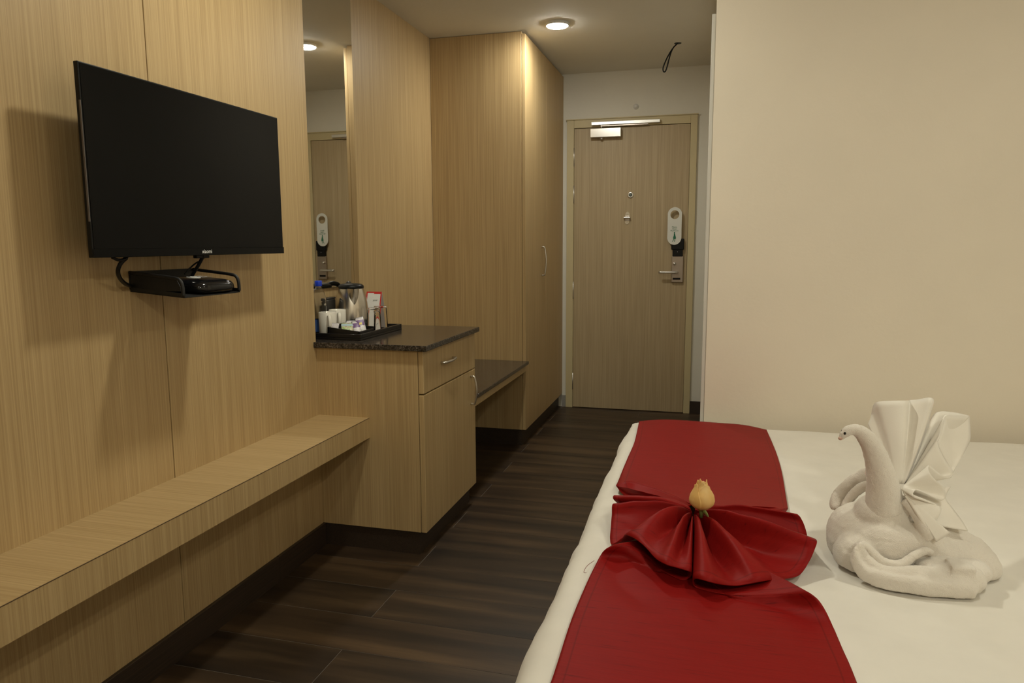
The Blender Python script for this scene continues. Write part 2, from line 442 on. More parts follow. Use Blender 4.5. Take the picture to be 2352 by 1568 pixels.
# hanging sign on the lock
sg = thing('door_hanger', 'white door hanger with green maid figure hung above the lock', 'door hanger', (-.257, ly-.034, 1.248))
bm = bmesh.new(); cx, R0, hz = -.257, .050, 1.463; yb = ly-.036
outer = [(cx+R0*math.cos(math.pi*i/24), 1.466+R0*math.sin(math.pi*i/24)) for i in range(25)]
outer += [(cx-R0+.001, 1.36)]+[(cx-R0*math.cos(math.pi*i/24), 1.300-.052*math.sin(math.pi*i/24)) for i in range(25)]+[(cx+R0-.001, 1.36)]
ho = [(cx+.0315*math.cos(2*math.pi*i/32), hz+.0315*math.sin(2*math.pi*i/32)) for i in range(32)]
es = []
for ring in (outer, ho):
    vv = [bm.verts.new((x, yb, z)) for x, z in ring]
    es += [bm.edges.new((vv[i], vv[(i+1) % len(vv)])) for i in range(len(vv))]
bmesh.ops.triangle_fill(bm, use_beauty=True, edges=es, use_dissolve=False)
mb = MB(); bm.verts.index_update(); mb.v = [v.co.copy() for v in bm.verts]; mb.f = [tuple(v.index for v in f.verts) for f in bm.faces]; bm.free()
mb.build('tag', M_TAG, sg, solid=.003)
tx = lambda z: frame((cx, yb-.0022, z), (1, 0, 0), (0, 0, 1))
text('Please', .0145, M_INKG, sg, tx(1.3705)); text('Clean', .0145, M_INKG, sg, tx(1.3575)); text('My Room', .0145, M_INKG, sg, tx(1.3445))
def sil(pts, nm='maid_figure'): MB().prism([Vector((cx+x, yb-.0018, 1.268+z)) for x, z in pts], (0, -.0006, 0)).build(nm, M_INKG, sg)
sil([(-.004, .060), (.004, .062), (.007, .050), (.012, .030), (.011, .022), (-.006, .020), (-.009, .030), (-.004, .048)])
sil([(.0045*math.cos(a*math.pi/5), .0665+.0055*math.sin(a*math.pi/5)) for a in range(10)])
sil([(-.006, .021), (-.0015, .021), (-.009, .004), (-.017, .000), (-.014, .004)])
sil([(.003, .021), (.008, .021), (.004, .002), (.000, .002)])
# small knob on the wall above the door
kn = thing('wall_sensor', 'small round white knob on the wall above the door', 'sensor', (-.552, YD, 2.238))
MB().lathe([(.020, 0), (.020, .004), (.012, .007), (.012, .012), (.008, .020), (.001, .022)], (-.552, YD, 2.238), 24, 'y').build('knob', M_CARD, kn, True)
# loose cable loop from the ceiling
wp = [ony(px, py, 4.85) for px, py in ((1557, 99), (1547, 109), (1537, 124), (1528, 142), (1523, 156), (1524, 164), (1528, 164), (1532, 154), (1537, 134), (1543, 116), (1549, 106))]
wc = thing('ceiling_cable', 'loose dark cable loop hanging from a hole in the ceiling', 'cable', (wp[0].x, 4.85, H))
MB().tube(cr(wp, 5), .0042, 8).build('cable', M_BLK, wc, True)
MB().lathe([(.022, -.002), (.022, 0)], (wp[0].x, 4.85, H), 20).build('ceiling_hole', M_INK, wc)

# ------------------------------------------------------------------ wardrobe
wr = thing('wardrobe', 'tall floor-to-ceiling wood laminate wardrobe next to the entrance door', 'wardrobe', (-1.38, 4.9, 0))
MB().box(XN+.005, -1.109, YW, YD-.001, .1015, H-.002).build('carcass', M_WOODZ, wr, bevel=.001, bseg=1)
MB().box(XN+.005, -1.114, YW+.008, YD-.001, 0, .1015).build('plinth', M_SKIRT, wr)
wd1 = MB().box(-1.107, XWD, YW+.002, 4.8985, .1015, H-.016).build('door', M_WOODZ, wr, bevel=.0015)
wd2 = MB().box(-1.107, XWD, 4.9000, YD-.002, .1015, H-.016).build('door', M_WOODZ, wr, bevel=.0015)
def bow(a, b, out, n=9, r=.005):   # bow handle between two points, out = vector
    a, b, out = Vector(a), Vector(b), Vector(out); pts = [a, a+out*.55]
    for i in range(n): t = i/(n-1); pts.append(a.lerp(b, .06+.88*t)+out*(.72+.28*math.sin(math.pi*t)))
    return cr(pts+[b+out*.55, b], 3), r
def handle(a, b, out, par, r=.005):
    p, r = bow(a, b, out, r=r); return MB().tube(p, r, 10).build('handle', M_STEEL, par, True)
handle((XWD, 4.762, 1.238), (XWD, 4.762, 1.052), (.031, 0, 0), wd1, .0055)

# ------------------------------------------------------------------ dresser (drawer unit) + granite top
ds = thing('drawer_cabinet', 'wood laminate cabinet with one drawer and one door under the granite top', 'cabinet', (-1.38, 2.96, 0))
MB().box(XN+.005, -1.103, YP, 3.291, .097, .845).build('carcass', M_WOODZ, ds, bevel=.001, bseg=1)
MB().box(XN+.005, -1.113, YP+.008, 3.283, 0, .097).build('plinth', M_SKIRT, ds)
d1 = MB().box(-1.101, XC, YP, 3.291, .6715, .844).build('drawer', M_WOODZ, ds, bevel=.0025)
d2 = MB().box(-1.101, XC, YP, 3.291, .097, .6665).build('door', M_WOODZ, ds, bevel=.0025)
handle((XC, 2.835, .768), (XC, 2.978, .768), (.027, 0, 0), d1)
handle((XC, 3.222, .640), (XC, 3.222, .508), (.029, 0, 0), d2)
tag(MB().box(XN+.005, -1.057, YP-.02, 3.302, .845, ZC).build('granite_top', M_GRAN, bevel=.003), 'speckled dark granite top on the drawer cabinet', 'countertop')
# bench between dresser and wardrobe
bn = thing('luggage_bench', 'low luggage bench with dark granite seat between cabinet and wardrobe', 'bench', (-1.38, 3.8, .45))
MB().box(XN+.005, -1.0655, 3.303, YW-.001, .521, .541).build('seat', M_GRAN, bn, bevel=.003)
MB().box(-1.107, -1.085, 3.293, YW-.001, .476, .521).build('apron', M_WOODX, bn, bevel=.001)
MB().box(XN+.005, -1.109, 3.293, YW-.001, .476, .520).build('underside', M_WOODX, bn)

# ------------------------------------------------------------------ mirror
mr = thing('wall_mirror', 'tall frameless mirror on the niche wall above the tea tray', 'mirror', (-1.68, 2.96, 1.066))
MB().box(XN-.001, -1.675, YP, 3.285, 1.066, H-.002).build('backing', plain('mirror_edge', (.45, .46, .38), .2), mr)
MB().box(-1.675, -1.6725, YP, 3.2845, 1.0665, H-.003).build('glass', M_MIRROR, mr)

# ------------------------------------------------------------------ floating shelf
sh = thing('wall_shelf', 'long wood laminate ledge running along the television wall', 'shelf', (-1.43, 1.0, .4813))
MB().box(XW, -1.3195, YB, YP, .4813, .5626).build('body', M_WOODX, sh)
MB().box(-1.3193, -1.3175, YB, YP, .4813, .5614).build('front', M_WOODZ, sh)
MB().box(-1.3195, -1.3172, YB, YP, .5614, .5629).build('edge_strip', plain('edge_brown', (.10, .06, .03), .6), sh)

# ------------------------------------------------------------------ television
XT = -1.437
tv = thing('television', 'black flat television mounted on the wood panel wall', 'television', (-1.47, 1.85, 1.231))
y0, y1, z0, z1 = 1.442, 2.261, 1.2315, 1.689
MB().box(XT-.014, XT-.001, y0, y1, z0, z1).build('bezel', M_BLK, tv, bevel=.002)
MB().box(XT-.001, XT, y0+.005, y1-.005, z0+.022, z1-.004).build('screen', M_SCREEN, tv)
MB().box(XT-.001, XT+.0015, y0, y1, z0, z0+.0215).build('chin', M_SCREEN, tv, bevel=.001)
MB().box(XT-.068, XT-.014, y0+.10, y1-.10, z0+.004, z0+.27).build('rear_housing', M_BLK, tv, bevel=.015)
MB().box(XW+.002, XT-.066, y0+.26, y1-.26, z0+.08, z0+.24).build('wall_bracket', M_BLKM, tv, bevel=.002)
MB().box(XT-.005, XT-.0005, y0-.0008, y0+.001, 1.318, 1.60).build('edge_film', plain('edge_film', (.12, .10, .09), .4), tv)
p = onx(476, 578, XT+.002)
text('xiaomi', .0165, M_PRINT, tv, frame((XT+.0018, p.y, p.z-.004), (0, 1, 0), (0, 0, 1)))
MB().tube(cr([onx(258, 591, -1.46), onx(268, 596, -1.46), onx(277, 597, -1.46), onx(287, 595, -1.46), onx(292, 590, -1.46)], 4), .004, 8).build('cable_loop', M_BLK, tv, True)

# set-top box bracket
XF = -1.36
br = thing('bracket_shelf', 'black metal bracket holding the set-top box below the television', 'bracket', (-1.45, 1.79, 1.12))
MB().box(XW, XW+.004, 1.667, 1.925, 1.140, 1.190).build('back_plate', M_BLKM, br)
for s, (yb_, yf_) in enumerate(((1.667, 1.655), (1.925, 1.897))):
    def P(x, y, z): return Vector((x, y, z))
    dy = .02 if s == 0 else -.02
    q = [P(XW+.002, yb_, 1.134), P(XF, yf_, 1.120), P(XF, yf_+dy, 1.120), P(XW+.002, yb_+dy, 1.134)]
    MB().prism(q, (0, 0, .0025)).build('side_rail', M_BLKM, br)
    q = [P(XW+.002, yb_, 1.134), P(XF, yf_, 1.120), P(XF, yf_, 1.132), P(XW+.002, yb_, 1.146)]
    MB().prism(q, (0, .0025 if s == 0 else -.0025, 0)).build('side_flange', M_BLKM, br)
    pts = [P(XW+.004, yb_, 1.187), P(-1.46, yb_*.5+yf_*.5, 1.180), P(-1.392, yf_, 1.174), P(-1.372, yf_, 1.168), P(-1.364, yf_, 1.152), P(-1.363, yf_, 1.125)]
    MB().tube(cr(pts, 6), .0048, 10).build('wire_guard', M_BLKM, br, True)
MB().prism([Vector((XW+.003, 1.668, 1.146)), Vector((XW+.003, 1.668, 1.186)), Vector((-1.385, 1.657, 1.172)), Vector((-1.372, 1.656, 1.150)), Vector((-1.372, 1.656, 1.138)), Vector((-1.45, 1.661, 1.137)), Vector((-1.50, 1.664, 1.139))], (0, .002, 0)).build('side_cheek', M_BLKM, br)
MB().prism([Vector((XW+.004, 1.690, 1.1335)), Vector((XF, 1.677, 1.1195)), Vector((XF, 1.876, 1.1195)), Vector((XW+.004, 1.904, 1.1335))], (0, 0, .003)).build('base_plate', M_BLKM, br)
MB().lathe([(.004, 0), (.004, .002)], Vector((XW+.004, 1.73, 1.168)), 10, 'x').build('screw', M_ALU, br)
# set-top box
sb = thing('set_top_box', 'small glossy black set-top box with rounded corners on the bracket', 'set-top box', (-1.44, 1.79, 1.135))
rows = []
cxb, cyb, hx, hy = -1.442, 1.808, .086, .084
for i, (sc, z) in enumerate(((.90, 0), (.97, .004), (1, .010), (.985, .017), (.93, .0225), (.80, .0262), (.5, .0285), (.02, .0295))):
    r_ = []
    for j in range(48):
        a = 2*math.pi*j/48; ca, sa = math.cos(a), math.sin(a)
        e = .42
        r_.append(Vector((cxb+hx*sc*math.copysign(abs(ca)**e, ca), cyb+hy*sc*math.copysign(abs(sa)**e, sa), 1.1310+z*1.3-.014*(math.copysign(abs(ca)**e, ca)*sc*hx)/.19)))
    rows.append(r_)
mb = MB()
for r_ in rows: mb.v += r_
for i in range(len(rows)-1):
    for j in range(48): a, b = i*48+j, i*48+(j+1) % 48; mb.f.append((a, b, b+48, a+48))
mb.f.append(tuple(range(47, -1, -1))); mb.f.append(tuple((len(rows)-1)*48+j for j in range(48)))
mb.build('case', M_BLKG, sb, True)
gm = frame((cxb+.006, cyb+.012, 1.1697), (0, 1, 0), (-1, 0, .08))
text('GTPL', .026, M_PRINT, sb, gm, align='CENTER')
MB().tube(cr([(cxb-.010, cyb-.026, 1.1700), (cxb+.004, cyb-.028, 1.1692), (cxb+.016, cyb-.022, 1.1680), (cxb+.020, cyb-.006, 1.1676)], 4), .0015, 6).build('logo_arc', M_PRINT, sb)
MB().box(cxb+.0125, cxb+.0135, cyb+.008, cyb+.055, 1.1680, 1.1688).build('logo_line', plain('print_grey', (.25, .25, .25), .4), sb)
# cables
cb = thing('tv_power_cable', 'thick black cable curving from the television to the bracket', 'cable', (-1.5, 1.65, 1.16))
MB().tube(cr([onx(290, 592, -1.47), onx(277, 605, -1.475), onx(271, 622, -1.485), onx(275, 638, -1.50), onx(287, 651, -1.515), onx(296, 655, -1.528), onx(301, 657, -1.537)], 6), .0055, 10).build('cable', M_BLK, cb, True)
cb = thing('hdmi_cable', 'thick signal cable from the television down to the set-top box', 'cable', (-1.49, 1.9, 1.19))
MB().tube(cr([onx(466, 586, -1.45), onx(463, 595, -1.455), onx(455, 610, -1.47), onx(444, 628, -1.49), onx(438, 640, -1.50)], 6), .0052, 8).build('cable', M_BLK, cb, True)
MB().box(-1.462, -1.448, onx(450, 588, -1.455).y-.004, onx(476, 588, -1.455).y+.002, 1.2225, 1.233).build('plug', M_BLK, cb, bevel=.002)
cb = thing('antenna_cable', 'thin crossing cable from the television to the set-top box', 'cable', (-1.49, 1.92, 1.2))
MB().tube(cr([onx(474, 586, -1.47), onx(462, 598, -1.48), onx(450, 604, -1.49), onx(436, 616, -1.50), onx(424, 630, -1.505)], 6), .0025, 8).build('cable', M_BLK, cb, True)

# ------------------------------------------------------------------ tea tray and what stands on it
TX0, TX1, TY0, TY1 = -1.664, -1.378, 2.706, 3.118
tr = thing('tea_tray', 'black rectangular tea tray with raised rim on the granite top', 'tray', (-1.52, 2.91, ZC))
MB().box(TX0, TX1, TY0, TY1, ZC, ZC+.009).build('base', M_TRAY, tr, bevel=.002)
for a in ((TX0, TX1, TY0, TY0+.012), (TX0, TX1, TY1-.012, TY1), (TX0, TX0+.012, TY0+.012, TY1-.012), (TX1-.012, TX1, TY0+.012, TY1-.012)):
    MB().box(*a, ZC+.009, ZC+.026).build('rim', M_TRAY, tr, bevel=.002)
ZT = ZC+.009
# kettle
kx, ky = -1.590, 3.040; sd = Vector((.60, -.80, 0)).normalized(); sp = Vector((-sd.y, sd.x, 0))
kt = thing('electric_kettle', 'stainless steel electric kettle with black lid on the tea tray', 'kettle', (kx, ky, ZT))
MB().lathe([(.066, 0), (.072, .004), (.072, .018), (.066, .022)], (kx, ky, ZT), 40).build('power_base', M_BLK, kt, True)
prof = [(.068, .022), (.0735, .026), (.0745, .05), (.0745, .085), (.072, .115), (.067, .145), (.0605, .170), (.0555, .186)]
mb = MB(); seg = 64
for r, z in prof:
    for j in range(seg):
        a = 2*math.pi*j/seg; d = Vector((math.cos(a), math.sin(a), 0))
        q = Vector((kx, ky, ZT+z))+d*r; mb.v.append(q)
for i in range(len(prof)-1):
    for j in range(seg): a, b = i*seg+j, i*seg+(j+1) % seg; mb.f.append((a, b, b+seg, a+seg))
mb.f.append(tuple(range(seg-1, -1, -1)))
mb.build('body', M_CHROME, kt, True)
# heart-shaped spout: two facets meeting on a ridge
def kr(z):
    for (r0, a), (r1, b) in zip(prof, prof[1:]):
        if a <= z <= b: return r0+(r1-r0)*(z-a)/(b-a)
    return prof[-1][0]
def kp(ang, z, off): d = sd*math.cos(ang)+sp*math.sin(ang); return Vector((kx, ky, ZT+z))+d*(kr(z)+off)
tip = kp(0, .186, .030)
mb = MB(); NA = 13
rows = []
for i in range(12):
    t = i/11; z = .186-.072*t; wdt = .50*(1-t)**.75; row = []
    for j in range(NA):
        a = (j/(NA-1)*2-1); off = .028*(1-t)*(1-abs(a))**.9+.0004
        row.append(kp(a*wdt, z, off))
    rows.append(row)
mb.grid(rows); mb.build('spout', M_CHROME, kt, False, solid=.001)
MB().lathe([(.0565, .184), (.058, .190), (.056, .198), (.047, .204), (.030, .207), (.001, .2075)], (kx, ky, ZT), 40).build('lid', M_BLK, kt, True)
hd = -sd
hp = [Vector((kx, ky, ZT+.196))+hd*.045, Vector((kx, ky, ZT+.203))+hd*.072, Vector((kx, ky, ZT+.188))+hd*.100, Vector((kx, ky, ZT+.13))+hd*.112, Vector((kx, ky, ZT+.07))+hd*.105, Vector((kx, ky, ZT+.045))+hd*.078]
MB().tube(cr(hp, 6), .011, 12, flat=1.2).build('handle', M_BLK, kt, True)
# mugs
def mug(x, y, lab, ha):
    t = thing('coffee_mug', lab, 'mug', (x, y, ZT), 'white mugs on the tea tray')
    R = .037; pr = [(.030, 0), (.034, .002), (R, .012), (R+.0005, .096), (R-.001, .0985), (R-.0035, .097), (R-.004, .014), (.028, .006), (.001, .006)]
    MB().lathe(pr, (x, y, ZT), 36).build('cup', M_CERAM, t, True)
    d = Vector((math.cos(ha), math.sin(ha), 0)); b = Vector((x, y, ZT))
    MB().tube(cr([b+d*(R-.001)+Vector((0, 0, .084)), b+d*(R+.016)+Vector((0, 0, .083)), b+d*(R+.026)+Vector((0, 0, .068)), b+d*(R+.026)+Vector((0, 0, .044)), b+d*(R+.016)+Vector((0, 0, .024)), b+d*(R-.001)+Vector((0, 0, .018))], 6), .0055, 10, flat=1.3).build('handle', M_CERAM, t, True)
mug(-1.577, 2.792, 'front white mug standing nearest the wall panel edge', math.radians(-52))
mug(-1.592, 2.905, 'rear white mug standing between front mug and kettle', math.radians(-52))
# bottle
bx, by = -1.628, 2.815
bt = thing('water_bottle', 'clear plastic water bottle with blue cap behind the mugs', 'bottle', (bx, by, ZT))
MB().lathe([(.024, 0), (.030, .003), (.0315, .010), (.0315, .045), (.0295, .05), (.0315, .055), (.0315, .120), (.029, .128), (.0315, .136), (.030, .160), (.022, .185), (.0135, .200), (.0130, .212), (.0122, .212), (.0125, .200), (.021, .184), (.029, .160), (.0305, .12), (.0305, .010), (.028, .004), (.001, .004)], (bx, by, ZT), 36).build('bottle_body', M_PET, bt, True)
MB().lathe([(.0320, .012), (.0322, .014), (.0322, .062), (.0320, .064)], (bx, by, ZT), 36, close=False).build('bottle_label', M_LABELB, bt, True)
MB().lathe([(.0148, .206), (.0155, .208), (.0155, .227), (.0145, .230), (.001, .2305)], (bx, by, ZT), 30).build('cap', M_BLUE, bt, True)
# black caddy behind the mugs
cy_ = thing('tea_caddy', 'small black box standing behind the white mugs', 'box', (-1.646, 2.93, ZT))
MB().box(-1.660, -1.633, 2.888, 2.970, ZT, ZT+.142).build('body', M_TRAY, cy_, bevel=.005)
MB().box(-1.661, -1.632, 2.887, 2.971, ZT+.142, ZT+.150).build('lid', M_TRAY, cy_, bevel=.003)
# tumblers, upside down
def tumbler(x, y, lab):
    t = thing('drinking_glass', lab, 'glass', (x, y, ZT), 'glasses upside down on the tea tray')
    MB().lathe([(.0315, 0), (.0325, .001), (.0285, .104), (.0275, .106), (.001, .106), (.001, .098), (.026, .098), (.0305, .001), (.0315, 0)], (x, y, ZT), 36, close=False).build('glass_body', M_GLASS, t, True)
tumbler(-1.438, 2.952, 'upturned clear drinking glass at the tray edge, nearest the sachets')
tumbler(-1.447, 3.040, 'upturned clear drinking glass behind the first one, near the tray corner')
# sachet box
sx = thing('sachet_box', 'black open box holding sachets at the tray front corner', 'box', (-1.47, 2.79, ZT))
bx0, bx1, by0, by1 = -1.540, -1.393, 2.722, 2.862
MB().box(bx0, bx1, by0, by1, ZT, ZT+.004).build('base', M_TRAY, sx)
for a, h_ in (((bx0, bx1, by0, by0+.006), None), ((bx0, bx1, by1-.006, by1), .034), ((bx1-.006, bx1, by0, by1), .026)):
    if h_: MB().box(*a, ZT+.004, ZT+h_).build('side', M_TRAY, sx, bevel=.001)
MB().prism([Vector((bx0, by0, ZT+.004)), Vector((bx1, by0, ZT+.004)), Vector((bx1, by0, ZT+.026)), Vector((bx0, by0, ZT+.042))], (0, .006, 0)).build('side', M_TRAY, sx)
MB().prism([Vector((bx0, by0, ZT+.004)), Vector((bx0, by1, ZT+.004)), Vector((bx0, by1, ZT+.046)), Vector((bx0, by0, ZT+.042))], (.006, 0, 0)).build('side', M_TRAY, sx)
# sachets
def sachmat(name, stops, sc):
    m, t, b = nt(name); f = noise_tex(t, mapped(t, (sc, sc, sc)), 1, 2)
    t.links.new(ramp(t, f, stops), b.inputs['Base Color']); b.inputs['Roughness'].default_value = .35; return m
M_SG = sachmat('sachet_green', [(.35, (.30, .48, .06)), (.50, (.62, .70, .45)), (.62, (.55, .30, .25)), (.7, (.35, .55, .62))], 90)
M_SW = sachmat('sachet_white', [(.4, (.66, .62, .66)), (.7, (.80, .78, .78))], 120)
M_PURP = plain('sachet_purple', (.13, .04, .20), .35); M_YEL = plain('sachet_yellow', (.70, .52, .03), .4)
M_SBLUE = plain('sachet_sky', (.45, .60, .66), .4); M_SBR = plain('sachet_brown', (.10, .05, .045), .4)
def sachet(name, x, y, z, wd, ht, mat, lab, lean, yaw, roll, extra=()):
    t = thing(name, lab, 'sachet', (x, y, z), 'sachets in the black box')
    R = Matrix.Rotation(yaw, 3, 'Z') @ Matrix.Rotation(lean, 3, 'X') @ Matrix.Rotation(roll, 3, 'Y')
    def Q(u, v, d): return Vector((x, y, z))+R @ Vector((u*wd/2, d, v*ht))
    mb = MB(); rows = []
    for side in (1, -1):
        rows = [[Q(u/4-1, v/8, side*.0028*max(0, 1-abs(u/4-1)**3)*max(0, math.sin(math.pi*min(max((v/8-.06)/.88, 0), 1)))) for u in range(9)] for v in range(9)]
        mb.grid(rows)
    mb.build('packet', mat, t, True)
    for nm, u0, u1, v0, v1, m in extra:
        rows = [[Q(u0+(u1-u0)*i/4, v0+(v1-v0)*j/4, -.0006-.0028*max(0, 1-abs(u0+(u1-u0)*i/4)**3)*max(0, math.sin(math.pi*min(max(((v0+(v1-v0)*j/4)-.06)/.88, 0), 1)))) for i in range(5)] for j in range(5)]
        MB().grid(rows).build(nm, m, t, True)
band = lambda m: [('printed_band', -.92, .92, .52, .84, m)]
sachet('tea_sachet', -1.462, 2.745, ZT+.006, .052, .062, M_SG, 'green and pale blue sachet leaning in the front of the black box', math.radians(-38), math.radians(24), 0, [('printed_band', -.95, .95, .72, .9, M_SBLUE)])
sachet('tea_sachet', -1.452, 2.768, ZT+.006, .050, .066, M_SW, 'pale sachet half hidden behind the green sachet', math.radians(-30), math.radians(26), 0, band(M_SBLUE))
sachet('coffee_sachet', -1.424, 2.772, ZT+.006, .034, .066, M_SW, 'purple and white sachet next to the green sachet', math.radians(-32), math.radians(30), math.radians(-8), band(M_PURP))
sachet('coffee_sachet', -1.408, 2.785, ZT+.006, .036, .082, M_SW, 'tallest purple and white sachet with a yellow spot', math.radians(-30), math.radians(30), math.radians(-10), band(M_PURP)+[('printed_spot', -.3, .35, .56, .68, M_YEL)])
sachet('sugar_sachet', -1.524, 2.742, ZT+.010, .036, .048, M_SW, 'small white sachet at the left side of the black box', math.radians(-20), math.radians(8), math.radians(4), [('printed_mark', -.1, .5, .3, .42, M_INK)])
sachet('sugar_sachet', -1.497, 2.738, ZT+.004, .018, .034, M_SW, 'tiny white sachet lying between the white and green sachets', math.radians(-40), math.radians(12), math.radians(30))
sachet('cocoa_sachet', -1.492, 2.800, ZT+.006, .030, .052, M_SBR, 'dark brown sachet behind the green one in the black box', math.radians(-18), math.radians(20), math.radians(14))
# tent card
tc = thing('tent_card', 'folded white card with red border behind the glasses', 'card', (-1.55, 3.20, ZC))
ax, aw, ay, az = -1.552, .080, 3.200, 1.036; fy0, fy1 = 3.150, 3.250
def tcq(u, v, off=0):   # front face: u -.5...5, v 0 bottom..1 top
    return Vector((ax+u*aw, fy0+(ay-fy0)*v, ZC+(az-ZC)*v))+Vector((0, -.96, .28)).normalized()*off
MB().prism([tcq(-.5, 0), tcq(.5, 0), tcq(.5, 1), tcq(-.5, 1)], Vector((0, .0006, 0))).build('front_panel', M_CARD, tc)
MB().prism([Vector((ax-.5*aw, fy1, ZC)), Vector((ax+.5*aw, fy1, ZC)), Vector((ax+.5*aw, ay, az)), Vector((ax-.5*aw, ay, az))], Vector((0, .0006, 0))).build('back_panel', M_CARDG, tc)
for a, b, c, d in ((-.5, .5, .965, 1.), (.0, .5, .935, .965), (.42, .5, .0, .935), (-.5, -.42, .0, .965)):
    MB().prism([tcq(a, c, .0004), tcq(b, c, .0004), tcq(b, d, .0004), tcq(a, d, .0004)], Vector((0, -.0002, 0))).build('red_border', M_RED, tc)
text('your', .013, M_INK, tc, frame(tcq(.12, .74, .0008), (1, 0, 0), (0, ay-fy0, az-ZC)), extr=.0001)

# ------------------------------------------------------------------ bed
BZ = .598; BX0, BX1, BY0, BY1 = -.286, XE-.02, .80, 2.735
def zbed(x, y):
    n = noise.noise(Vector((x*3.1, y*2.3, 3)))*.005+noise.noise(Vector((x*8+y*7, y*3-x*3, 9)))*.0028
    return BZ+n
bd = thing('bed', 'large bed with smooth white sheet beside the cream wall', 'bed', (.9, 1.75, 0))
MB().box(BX0+.06, BX1, BY0+.05, BY1-.04, .0, .30).build('base', M_BLKM, bd, bevel=.01)
MB().box(BX0+.03, BX1, BY0+.03, BY1-.03, .30, .54).build('mattress', M_SHEET, bd, bevel=.04, bseg=4)
def prof1(a0, a1, n, r=.055, side=8, flip0=True, flip1=True):
    out = []
    if flip0:
        for i in range(side): out.append((a0, r+(.30)*(1-i/side)))
        for i in range(7): t = math.pi/2*i/7; out.append((a0+r*(1-math.cos(t)), r*(1-math.sin(t))))
    for i in range(n+1): out.append((a0+(r if flip0 else 0)+(a1-a0-(r if flip0 else 0)-(r if flip1 else 0))*i/n, 0))
    if flip1:
        for i in range(1, 8): t = math.pi/2*i/7; out.append((a1-r*(1-math.sin(t)), r*(1-math.cos(t))))
        for i in range(1, side+1): out.append((a1, r+.30*i/side))
    return out
px_ = prof1(BX0, BX1, 110, flip1=False); py_ = prof1(BY0, BY1, 100)
rows = []
for x, dx in px_:
    row = []
    for y, dy in py_:
        dd = (dx**3+dy**3)**(1/3) if dx+dy > 0 else 0
        z = zbed(x, y)-dd
        xx, yy = x, y
        if dx > .02: xx += .010*noise.noise(Vector((y*5, z*3, 1)))+.004*noise.noise(Vector((y*16, z*6, 5)))
        if dx > .05 and dy > .05: xx += .03; yy += (.03 if y < 1.5 else -.03)
        row.append(Vector((xx, yy, z)))
    rows.append(row)
MB().grid(rows).build('bed_sheet', M_SHEET, bd, True)

# ------------------------------------------------------------------ red runner with bow
rn = thing('bed_runner', 'dark red satin bed runner gathered into a bow', 'bed runner', (0, 1.7, BZ))
def c6(cx_, cy_, z): return onz(1380+cx_/3.41, 940+cy_/3.41, z)
def curve_at(c, t):
    f = t*(len(c)-1); i = min(int(f), len(c)-2); return c[i].lerp(c[i+1], f-i)
def coons(far, near, left, right, nu, nv):
    far, near, left, right = resample(far, nu), resample(near, nu), resample(left, nv), resample(right, nv)
    P00, P10, P01, P11 = far[0], far[-1], near[0], near[-1]; rows = []; uvs = []
    for j in range(nv):
        v = j/(nv-1); row = []; ur = []
        for i in range(nu):
            u = i/(nu-1)
            p = far[i]*(1-v)+near[i]*v+left[j]*(1-u)+right[j]*u-(P00*(1-u)*(1-v)+P10*u*(1-v)+P01*(1-u)*v+P11*u*v)
            row.append(p); ur.append((abs(2*u-1), v))
        rows.append(row); uvs.append(ur)
    return rows, uvs
zs = BZ+.008
def lift(rows, k=.007):
    for r in rows:
        for p in r:
            z = zbed(p.x, p.y)+.0055+abs(noise.noise(Vector((p.x*6, p.y*10, 2))))*.003
            dx = max(0, BX0+.055-p.x); dy = max(0, p.y-(BY1-.055))
            z -= (.055-math.sqrt(max(0, .055**2-min(dx, .055)**2)))+(.055-math.sqrt(max(0, .055**2-min(dy, .054)**2)))
            p.z = max(p.z, z)
# far flat length
Lh = [c6(300, 93, zs), c6(265, 250, zs), c6(215, 370, zs), c6(165, 490, zs), c6(120, 597, zs+.012)]
Rh = [c6(1298, 160, zs), c6(1370, 330, zs), c6(1415, 480, zs), c6(1440, 620, zs), c6(1465, 775, zs+.004)]
farE = [c6(300, 93, zs), c6(480, 80, zs), c6(650, 78, zs+.004), c6(900, 96, zs+.004), c6(1120, 118, zs+.002), c6(1298, 160, zs)]
nearE = [Lh[-1], c6(185, 570, zs+.020), c6(270, 572, zs+.018), c6(400, 612, zs+.020), c6(530, 660, zs+.032), c6(640, 708, zs+.048), c6(720, 745, zs+.060), c6(830, 750, zs+.056), c6(1000, 768, zs+.034), c6(1200, 788, zs+.022), c6(1380, 792, zs+.014), Rh[-1]]
rows, uvs = coons(cr(farE, 6), cr(nearE, 6), cr(Lh, 6), cr(Rh, 6), 90, 70)
# keep the flat part flat: only the last part rises towards the bow
for j, r in enumerate(rows):
    v = j/(len(rows)-1)
    for p in r: p.z = zs+(p.z-zs)*max(0, min(1, (v-.45)/.55))**1.6 if v < 1 else p.z
lift(rows)
MB().grid(rows, uvs).build('far_length', M_REDC, rn, True, solid=.0016)
